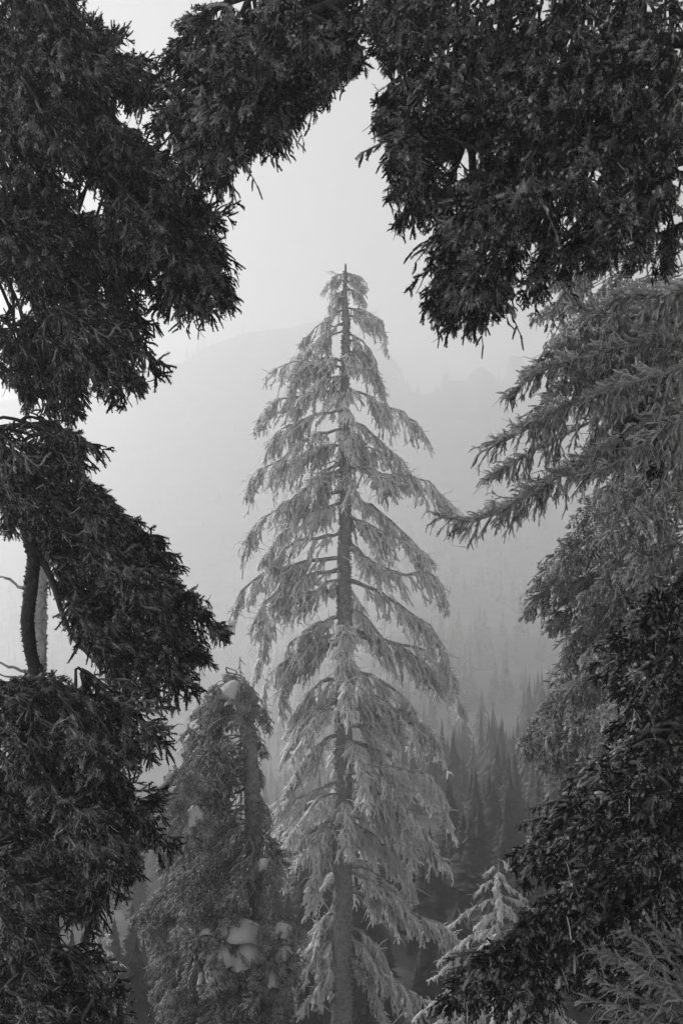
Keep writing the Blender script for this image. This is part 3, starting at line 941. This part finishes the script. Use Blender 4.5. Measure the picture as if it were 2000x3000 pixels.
near_tree('conifer_tree', 'dark conifer crown sloping down across the bottom left corner', 'tree', 5.6,
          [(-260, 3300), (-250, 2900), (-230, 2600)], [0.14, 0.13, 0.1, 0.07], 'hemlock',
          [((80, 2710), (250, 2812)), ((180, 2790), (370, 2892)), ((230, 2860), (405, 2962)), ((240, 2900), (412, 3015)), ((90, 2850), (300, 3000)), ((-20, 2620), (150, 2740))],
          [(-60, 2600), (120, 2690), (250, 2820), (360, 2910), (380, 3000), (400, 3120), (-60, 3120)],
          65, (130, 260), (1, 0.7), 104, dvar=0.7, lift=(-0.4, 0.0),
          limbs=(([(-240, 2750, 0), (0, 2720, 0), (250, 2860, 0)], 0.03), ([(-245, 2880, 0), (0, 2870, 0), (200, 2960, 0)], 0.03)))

# right side
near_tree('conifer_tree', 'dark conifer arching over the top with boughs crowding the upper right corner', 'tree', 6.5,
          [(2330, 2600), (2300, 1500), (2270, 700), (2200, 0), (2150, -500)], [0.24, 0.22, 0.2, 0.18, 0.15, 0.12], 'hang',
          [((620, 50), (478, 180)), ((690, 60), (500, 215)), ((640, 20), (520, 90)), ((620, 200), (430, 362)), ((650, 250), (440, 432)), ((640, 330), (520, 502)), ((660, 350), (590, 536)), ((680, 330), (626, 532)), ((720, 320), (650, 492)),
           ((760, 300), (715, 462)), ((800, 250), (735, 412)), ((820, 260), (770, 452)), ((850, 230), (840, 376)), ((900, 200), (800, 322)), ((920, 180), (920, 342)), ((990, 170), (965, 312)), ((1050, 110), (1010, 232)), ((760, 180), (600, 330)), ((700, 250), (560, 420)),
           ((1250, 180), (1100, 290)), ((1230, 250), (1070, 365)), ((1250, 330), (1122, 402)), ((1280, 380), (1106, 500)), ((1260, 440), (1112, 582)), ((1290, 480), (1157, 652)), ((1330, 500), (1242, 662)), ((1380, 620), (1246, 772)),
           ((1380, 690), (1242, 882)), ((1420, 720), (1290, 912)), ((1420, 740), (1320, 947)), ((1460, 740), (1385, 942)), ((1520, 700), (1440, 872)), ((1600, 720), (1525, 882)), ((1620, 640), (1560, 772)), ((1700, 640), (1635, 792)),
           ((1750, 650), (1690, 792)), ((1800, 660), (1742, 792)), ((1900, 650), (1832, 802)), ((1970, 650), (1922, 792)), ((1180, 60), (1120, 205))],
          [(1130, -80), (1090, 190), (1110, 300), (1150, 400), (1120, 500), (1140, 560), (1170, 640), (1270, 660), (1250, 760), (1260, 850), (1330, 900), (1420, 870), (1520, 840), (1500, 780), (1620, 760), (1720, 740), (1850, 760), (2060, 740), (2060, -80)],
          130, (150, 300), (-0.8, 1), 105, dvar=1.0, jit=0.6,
          limbs=(([(2180, -120, 0), (1800, -140, 0.2), (1400, -110, 0.1), (1100, -30, 0), (850, 60, -0.1), (650, 200, 0)], 0.06), ([(1400, -110, 0.1), (1000, -90, -0.2), (750, -20, -0.2), (560, 60, -0.2)], 0.035),
                 ([(2220, 100, 0), (1900, 130, 0.3), (1600, 240, 0.2), (1350, 430, 0)], 0.06), ([(2250, 300, 0), (1950, 330, -0.3), (1700, 480, -0.2), (1480, 720, 0)], 0.06),
                 ([(2260, 450, 0), (2000, 470, 0.4), (1850, 580, 0.4)], 0.05)),
          fills=(([(500, 110), (560, 60), (640, 0), (700, -80), (1150, -80), (1100, 190), (1000, 210), (970, 270), (860, 280), (800, 300), (720, 390), (640, 420), (580, 470), (480, 410), (450, 350), (540, 260), (520, 200)], 45), ([(980, -80), (1320, -80), (1300, 160), (1080, 190)], 14), ([(2000, -80), (2320, -80), (2320, 760), (2000, 740)], 26)))

# heavily rimed conifer on the lower right
near_tree('rimed_conifer', 'near conifer with thick rime clumps on boughs sloping down across the lower right', 'tree', 6.0,
          [(2350, 3200), (2330, 2500), (2280, 1900), (2250, 1500)], [0.2, 0.19, 0.16, 0.13, 0.1], 'clump',
          [((2060, 1640), (1900, 1760)), ((1960, 1740), (1800, 1880)), ((1900, 1840), (1742, 1990)), ((1980, 1950), (1830, 2070)), ((1960, 1990), (1797, 2168)), ((1960, 2090), (1760, 2262)), ((1870, 2190), (1660, 2352)), ((1760, 2300), (1570, 2442)), ((1690, 2370), (1504, 2512)),
           ((1620, 2420), (1512, 2590)), ((1700, 2400), (1610, 2560)), ((1800, 2350), (1680, 2500)), ((1850, 2430), (1650, 2592)), ((1760, 2520), (1560, 2680)), ((1700, 2600), (1527, 2782)), ((1720, 2650), (1600, 2840)),
           ((1640, 2650), (1459, 2752)), ((1570, 2700), (1383, 2802)), ((1500, 2740), (1314, 2892)), ((1450, 2800), (1302, 2942)), ((1490, 2800), (1362, 2962)), ((1530, 2800), (1448, 2972)), ((1600, 2800), (1522, 3000)), ((1680, 2750), (1572, 2932)),
           ((1480, 2760), (1400, 2900))],
          [(2060, 1690), (1890, 1780), (1780, 1900), (1760, 1990), (1860, 2060), (1800, 2180), (1720, 2320), (1600, 2420), (1520, 2510), (1560, 2560), (1640, 2560), (1560, 2680), (1460, 2770), (1340, 2890), (1340, 2920), (1500, 2950), (1560, 2900), (1640, 2850), (1700, 2950), (1700, 3080), (2060, 3080)],
          140, (130, 260), (-1, 0.85), 106, dvar=0.9, jit=0.28,
          limbs=(([(2290, 1950, 0), (2050, 2010, 0), (1850, 2190, 0), (1650, 2400, 0)], 0.05), ([(2320, 2300, 0), (2000, 2350, 0), (1800, 2480, 0), (1600, 2660, 0), (1440, 2800, 0)], 0.05),
                 ([(2330, 2700, 0), (2000, 2700, 0.2), (1800, 2800, 0.2)], 0.05)),
          fills=(([(2000, 1690), (2380, 1690), (2380, 3080), (2000, 3080)], 30),))

# paler tree standing behind on the right
near_tree('snowy_conifer', 'grey fog-softened conifer with sweeping frosted boughs behind the near trees at right edge', 'tree', 18.0,
          [(2200, 3000), (2180, 2200), (2150, 1400), (2100, 700), (2080, 400)], [0.32, 0.3, 0.27, 0.22, 0.15, 0.1], 'mid',
          [((1740, 840), (1530, 912)), ((1780, 780), (1600, 800)), ((1740, 920), (1570, 1002)), ((1850, 700), (1690, 770)), ((1800, 1320), (1680, 1400)), ((1830, 1400), (1700, 1482)), ((1800, 1460), (1640, 1562)), ((1740, 1550), (1560, 1692)), ((1720, 1600), (1525, 1792)), ((1780, 1660), (1600, 1842)),
           ((1820, 1750), (1630, 1902)), ((1790, 1890), (1610, 2002)), ((1760, 1950), (1540, 2102)), ((1700, 2040), (1480, 2202)), ((1720, 2090), (1545, 2232)), ((1780, 2120), (1590, 2262)), ((1800, 2160), (1585, 2352)), ((1860, 2150), (1650, 2332))],
          [(1600, 830), (1800, 740), (2060, 740), (2060, 2320), (1800, 2360), (1640, 2320), (1640, 2240), (1560, 2180), (1690, 2010), (1620, 1990), (1650, 1860), (1590, 1770), (1660, 1560), (1710, 1440), (1680, 1350), (1680, 1200), (1570, 1000)],
          80, (200, 360), (-1, 0.75), 107, dvar=2.4, jit=0.25, bark=M_BARKL)

# long bare-fingered branch reaching in from the right
rng = np.random.default_rng(55)
DB = 9.0
fb = P(2330, 2300, DB)
fb[2] = float(terrain_z(fb[0], DB)) - 0.15
ftree = thing('frosted_tree', 'frost-crusted tree at right whose spiky bare twigs reach towards the tall middle tree', 'tree', fb)
tpts = [fb, P(2330, 2300, DB), P(2310, 1500, DB), P(2290, 800, DB), P(2280, 500, DB)]
link('trunk', trunk_geo([p - fb for p in tpts], [0.16, 0.15, 0.13, 0.11, 0.08], 30, 10, 0.4, rng).mesh('trunk', M_BARKL, True), ftree)
FL = [([(2300, 1110), (2060, 1160), (1900, 1230), (1760, 1330), (1640, 1390), (1480, 1490), (1380, 1527), (1297, 1515)], 0.034), ([(2300, 1010), (2060, 1060), (1850, 1120), (1650, 1190), (1500, 1280), (1412, 1312)], 0.028),
      ([(2300, 960), (2060, 985), (1850, 1010), (1700, 1050), (1580, 1090), (1500, 1152)], 0.028), ([(2300, 900), (2060, 900), (1900, 925), (1780, 935), (1690, 890), (1668, 842)], 0.025), ([(2300, 930), (2060, 940), (1850, 960), (1650, 1010), (1560, 1080)], 0.022),
      ([(2300, 1100), (2060, 1130), (1800, 1210), (1600, 1300), (1440, 1398)], 0.025), ([(2300, 840), (2060, 850), (1900, 870), (1800, 880), (1720, 930)], 0.022), ([(2300, 1020), (2060, 1030), (1800, 1080), (1680, 1120), (1560, 1200)], 0.022),
      ([(2300, 1180), (2060, 1200), (1900, 1290), (1780, 1370), (1700, 1390)], 0.022)]
for pts, r0 in FL:
    dz = rng.uniform(-.5, .5)
    pp = [P(x, y, DB + dz * (1 - i / len(pts))) for i, (x, y) in enumerate(pts)]
    rime_limb(ftree, fb, pp, rng, r0=r0, sc=0.40, sec_gap=0.07, sec_len=(0.3, 0.85), ter_gap=0.10, ter_len=(0.12, 0.35), down=-0.35, along=0.8, side=0.7, tw=1.15, t0=0.25, droop=-0.1, frost=0.75, ter_down=-0.1, mat=M_FING, wmat=M_FING, feather=0.022, stray=.5)
    rime_limb(ftree, fb, pp, rng, r0=r0 * .9, sc=0.40, sec_gap=0.09, sec_len=(0.3, 0.9), ter_gap=0.08, ter_len=(0.12, 0.3), down=0.9, along=0.3, side=0.3, tw=1.2, t0=0.25, droop=0.5, frost=0.6, mat=M_FING, wmat=M_FING, feather=0.022)
sp_ = np.array(tpts)
for (a_, b_) in [((1960, 1100), (1800, 1200)), ((1980, 1180), (1850, 1330)), ((1920, 1150), (1790, 1290)), ((2000, 1250), (1900, 1380)), ((1990, 1000), (1850, 1080)), ((1960, 1220), (1860, 1340)), ((2020, 1150), (1930, 1300)), ((2020, 900), (1900, 1000)), ((2030, 1050), (1900, 1180))]:
    d0 = DB + rng.uniform(0, .8)
    add_bough(ftree, fb, P(*a_, d0), P(*b_, d0), 'clump', rng, start=P(2250, a_[1] - 60, DB))

# frosted spray in the bottom right corner
DS = 4.2
fb = P(2250, 3300, DS)
fb[2] = float(terrain_z(fb[0], DS)) - 0.1
shrub = thing('frosted_shrub', 'leafless shrub of thick frosted twigs fanning out in the bottom right corner', 'shrub', fb)
hub = P(2130, 3060, DS)
link('trunk', trunk_geo([fb - fb, (fb * .5 + hub * .5) - fb + [.03, .02, 0], hub - fb], [0.035, 0.03, 0.022], 12, 8, 0.6, rng).mesh('trunk', M_SHRUB, True), shrub)
for tip in [(1750, 2780), (1800, 2800), (1850, 2735), (1920, 2725), (1990, 2740), (1745, 2870), (1740, 2930), (1790, 2990), (1860, 2830), (1900, 2880), (1960, 2810), (1830, 2900), (1880, 2980), (1980, 2900), (1940, 2950), (1870, 2770), (2030, 2780)]:
    d1 = DS + rng.uniform(-.2, .2)
    rime_limb(shrub, fb, [hub, P((2130 + tip[0]) / 2 + rng.uniform(-20, 20), (3060 + tip[1]) / 2 - 10, d1), P(tip[0], tip[1], d1)], rng, r0=0.008, sc=0.20, sec_gap=0.13, sec_len=(0.3, 0.8), ter_gap=0.18, ter_len=(0.15, 0.4), down=0.1, along=0.9, side=0.8, tw=1.3,
              t0=0.25, droop=0.1, frost=0.7, ter_down=-0.05, mat=M_SHRUB, wmat=M_SHRUB, feather=0.02)

# ------------------------------------------------------------------ snow-laden old tree left of the middle
near_d = 20.0
snow_tree, sfoot, s_tr = near_tree('snow_laden_conifer', 'bulky broken-topped conifer loaded with snow pillows left of the tall middle tree', 'tree', near_d,
          [(800, 3100), (775, 2800), (748, 2550), (738, 2300), (724, 2100), (700, 2010), (662, 1985)], [0.42, 0.38, 0.3, 0.22, 0.19, 0.17, 0.14, 0.1], 'mid',
          [((715, 1990), (660, 2050), -0.5), ((730, 2000), (700, 2075), -0.6), ((740, 2020), (745, 2100), -0.5), ((700, 1985), (620, 2040), -0.4), ((725, 2040), (690, 2130), -0.6), ((690, 2010), (610, 2060)), ((680, 2030), (560, 2110)), ((640, 2050), (545, 2085)), ((640, 2110), (515, 2202)), ((600, 2200), (442, 2300)), ((590, 2280), (434, 2363)), ((620, 2380), (452, 2544)), ((560, 2330), (460, 2470)), ((600, 2560), (400, 2660)), ((560, 2600), (356, 2691)), ((560, 2620), (420, 2738)), ((600, 2640), (510, 2752)),
           ((560, 2760), (414, 2830)), ((560, 2820), (417, 2902)), ((560, 2880), (440, 2978)), ((720, 2030), (765, 2090)), ((740, 2070), (796, 2150)), ((750, 2150), (788, 2220)), ((755, 2240), (776, 2310)), ((760, 2330), (790, 2425)), ((770, 2450), (838, 2540)), ((780, 2520), (822, 2615)), ((800, 2660), (882, 2760)), ((800, 2720), (878, 2832)),
           ((810, 2780), (875, 2880)), ((800, 2840), (860, 2960))],
          [(620, 2030), (700, 2010), (740, 2040), (730, 2130), (720, 2400), (790, 2560), (800, 2660), (860, 2750), (870, 2850), (850, 3080), (440, 3080), (430, 2850), (520, 2760), (430, 2720), (400, 2690), (490, 2580), (470, 2500), (460, 2340), (540, 2220), (550, 2090)],
          150, (90, 200), (-1, 0.9), 108, dvar=1.5, jit=0.5, bark=M_BARKL, roll=0.7, tfrost=0.45)


def pillow(tree, foot, px, py, d, wpx, hpx, seed):
    """a settled pad of snow with a ragged rim, lying on boughs that slope towards the valley"""
    r = np.random.default_rng(seed)
    c = P(px, py, d)
    sx = wpx / 2 / 3000 * K * d
    sz = hpx / 2 / 3000 * K * d
    G = Geo()
    nu, nv = 44, 12
    u = np.linspace(0, 2 * PI, nu, endpoint=False)
    v = np.linspace(0, 1, nv)
    U, V_ = np.meshgrid(u, v, indexing='ij')
    edge = 1 + sum(a_ * np.sin(k_ * U + r.uniform(0, 6.28)) for k_, a_ in ((2, .15), (3, .13), (4, .08), (5, .06), (7, .05), (11, .03)))
    X_ = np.cos(U) * V_ * edge * sx
    S_ = np.sin(U) * V_ * edge * sz                      # up and down the slope of the pad
    th = np.sqrt(np.clip(1 - V_ ** 2, 0, 1)) * 0.34 * min(sx, sz * 1.3)
    th = th * (1 + 0.30 * vnoise(X_ / sx * 1.6 + 20, S_ / sz * 1.6 + 20, seed))
    Y_ = S_ * 0.75 - th * 0.8 + 0.35 * X_ ** 2 / sx
    Z_ = S_ + th * 0.6 - 0.45 * X_ ** 2 / sx
    G.add(np.stack([X_, Y_, Z_], -1).reshape(-1, 3) + c - foot, 0.6)
    i, j = np.meshgrid(np.arange(nu), np.arange(nv - 1), indexing='ij')
    i2 = (i + 1) % nu
    G.q.append(np.stack([i * nv + j, i * nv + j + 1, i2 * nv + j + 1, i2 * nv + j], -1).reshape(-1, 4))
    return link('snow_pillow', G.mesh('snow_pillow', M_SNOW, True), tree)


for k, (px, py, w_, h_) in enumerate([(677, 2022, 95, 55), (574, 2390, 70, 70), (560, 2420, 50, 50), (515, 2318, 75, 40), (701, 2722, 165, 70), (655, 2790, 110, 80), (728, 2785, 100, 110), (632, 2835, 75, 100), (828, 2728, 85, 45), (820, 2790, 60, 60), (795, 2850, 55, 80), (770, 2534, 60, 45), (560, 2270, 40, 26)]):
    rg = np.random.default_rng(900 + k)
    pillow(snow_tree, sfoot, px, py, near_d - 1.5, w_ * 1.0, h_ * .9, 300 + k)
    for q in range(3):                                   # smaller pads broken off round it
        pillow(snow_tree, sfoot, px + rg.uniform(-.6, .6) * w_, py + rg.uniform(-.1, .75) * h_, near_d - 1.4 + rg.uniform(-.1, .15), w_ * rg.uniform(.25, .5), h_ * rg.uniform(.25, .55), 500 + k * 7 + q)
    for q in range(5 + int(w_ / 24)):                    # rimed sprigs poking through round the rim of the snow
        a_ = rg.uniform(-0.6, PI + 0.6)
        bx, by = px + math.cos(a_) * w_ * .50, py + abs(math.sin(a_)) * h_ * .5 - 4
        d_ = near_d - 1.4 - rg.uniform(-.05, .35)
        add_bough(snow_tree, sfoot, P(bx - 8 * math.cos(a_), by - 22, d_), P(bx + 34 * math.cos(a_), by + rg.uniform(18, 50), d_ - .1), 'mid', rg, s_tr, roll=.7, rad=0.008, wmat=M_BARKL, start=P(px, py - 14, near_d - 1.0))

# ------------------------------------------------------------------ smaller rimed trees
def small_rimed(name, label, tip, D, half, hpx, seed, n, trunk_r=0.1, sc=0.6, upto=3100, tilt=0.45):
    r = np.random.default_rng(seed)
    t_ = P(tip[0], tip[1], D)
    ft = np.array([t_[0], D, float(terrain_z(t_[0], D)) - 0.15])
    tr = thing(name, label, 'tree', ft)
    H = t_[2] - ft[2]
    link('trunk', trunk_geo([ft - ft, (t_ - ft) * .5 + [.03, 0, 0], t_ - ft], [trunk_r, trunk_r * .6, 0.012], 24, 8, 0.5, r).mesh('trunk', M_BARKL, True), tr)
    pm = K * D / 3000
    for k in range(n):
        u = ((k + r.uniform(0, .8)) / n) ** 0.9
        z = t_[2] - u * hpx * pm
        ln = half * pm * (0.08 + 0.92 * u ** 0.65) * r.uniform(.7, 1.1)
        a = k * 2.4 + r.uniform(-.4, .4)
        p0 = np.array([t_[0], D, z])
        dv = np.array([math.cos(a), math.sin(a), 0])
        rime_limb(tr, ft, [p0, p0 + dv * ln * .5 - [0, 0, ln * tilt * .4], p0 + dv * ln - [0, 0, ln * tilt * 1.3]], r, r0=0.012 + 0.02 * u, sc=sc * (0.5 + .5 * u), sec_gap=0.12, ter_gap=0.09, sec_len=(.3, .7), down=0.35, along=.8, side=.8, frost=.8, droop=.3, tw=1.7)
    return tr


small_rimed('rimed_sapling', 'small pointed sapling coated in white rime right of the tall tree foot', (1460, 2512), 34.0, 290, 460, 401, 44, 0.11, 0.95)
small_rimed('frosted_tree', 'faint frosted tree top poking up beside the broken top of the snowy tree', (703, 1925), 27.0, 75, 260, 402, 22, 0.09, 0.6, tilt=0.8)
small_rimed('frosted_tree', 'foggy narrow tree top behind the left shoulder of the snowy tree', (585, 1948), 29.0, 80, 330, 403, 22, 0.1, 0.6, tilt=0.8)
small_rimed('frosted_tree', 'spindly frosted young tree behind the dark boughs near the bottom left', (290, 2690), 13.0, 90, 260, 404, 20, 0.05, 0.35)

# pale bare trunk seen through the gap at the left edge
rng = np.random.default_rng(77)
DT = 16.0
ft = P(96, 2600, DT)
ft[2] = float(terrain_z(ft[0], DT)) - 0.15
snag = thing('rimed_snag', 'pale rime-plastered bare trunk seen through the gap by the crooked trunk', 'tree', ft)
sp2 = [ft, P(108, 2100, DT), P(112, 1960, DT), P(116, 1800, DT), P(124, 1640, DT), P(128, 1480, DT)]
link('trunk', trunk_geo([p - ft for p in sp2], [0.19, 0.17, 0.15, 0.13, 0.12, 0.09], 40, 12, 0.6, rng, 0.14).mesh('trunk', M_BARKL, True), snag)
for pts in ([(118, 1735), (60, 1722), (18, 1690), (-30, 1690)], [(112, 1975), (60, 1962), (0, 1940), (-40, 1930)], [(112, 1985), (50, 1985), (-20, 1975)]):
    rime_limb(snag, ft, [P(x, y, DT) for x, y in pts], rng, r0=0.035, sc=0.5, sec_gap=0.3, sec_len=(.1, .4), frost=.6)
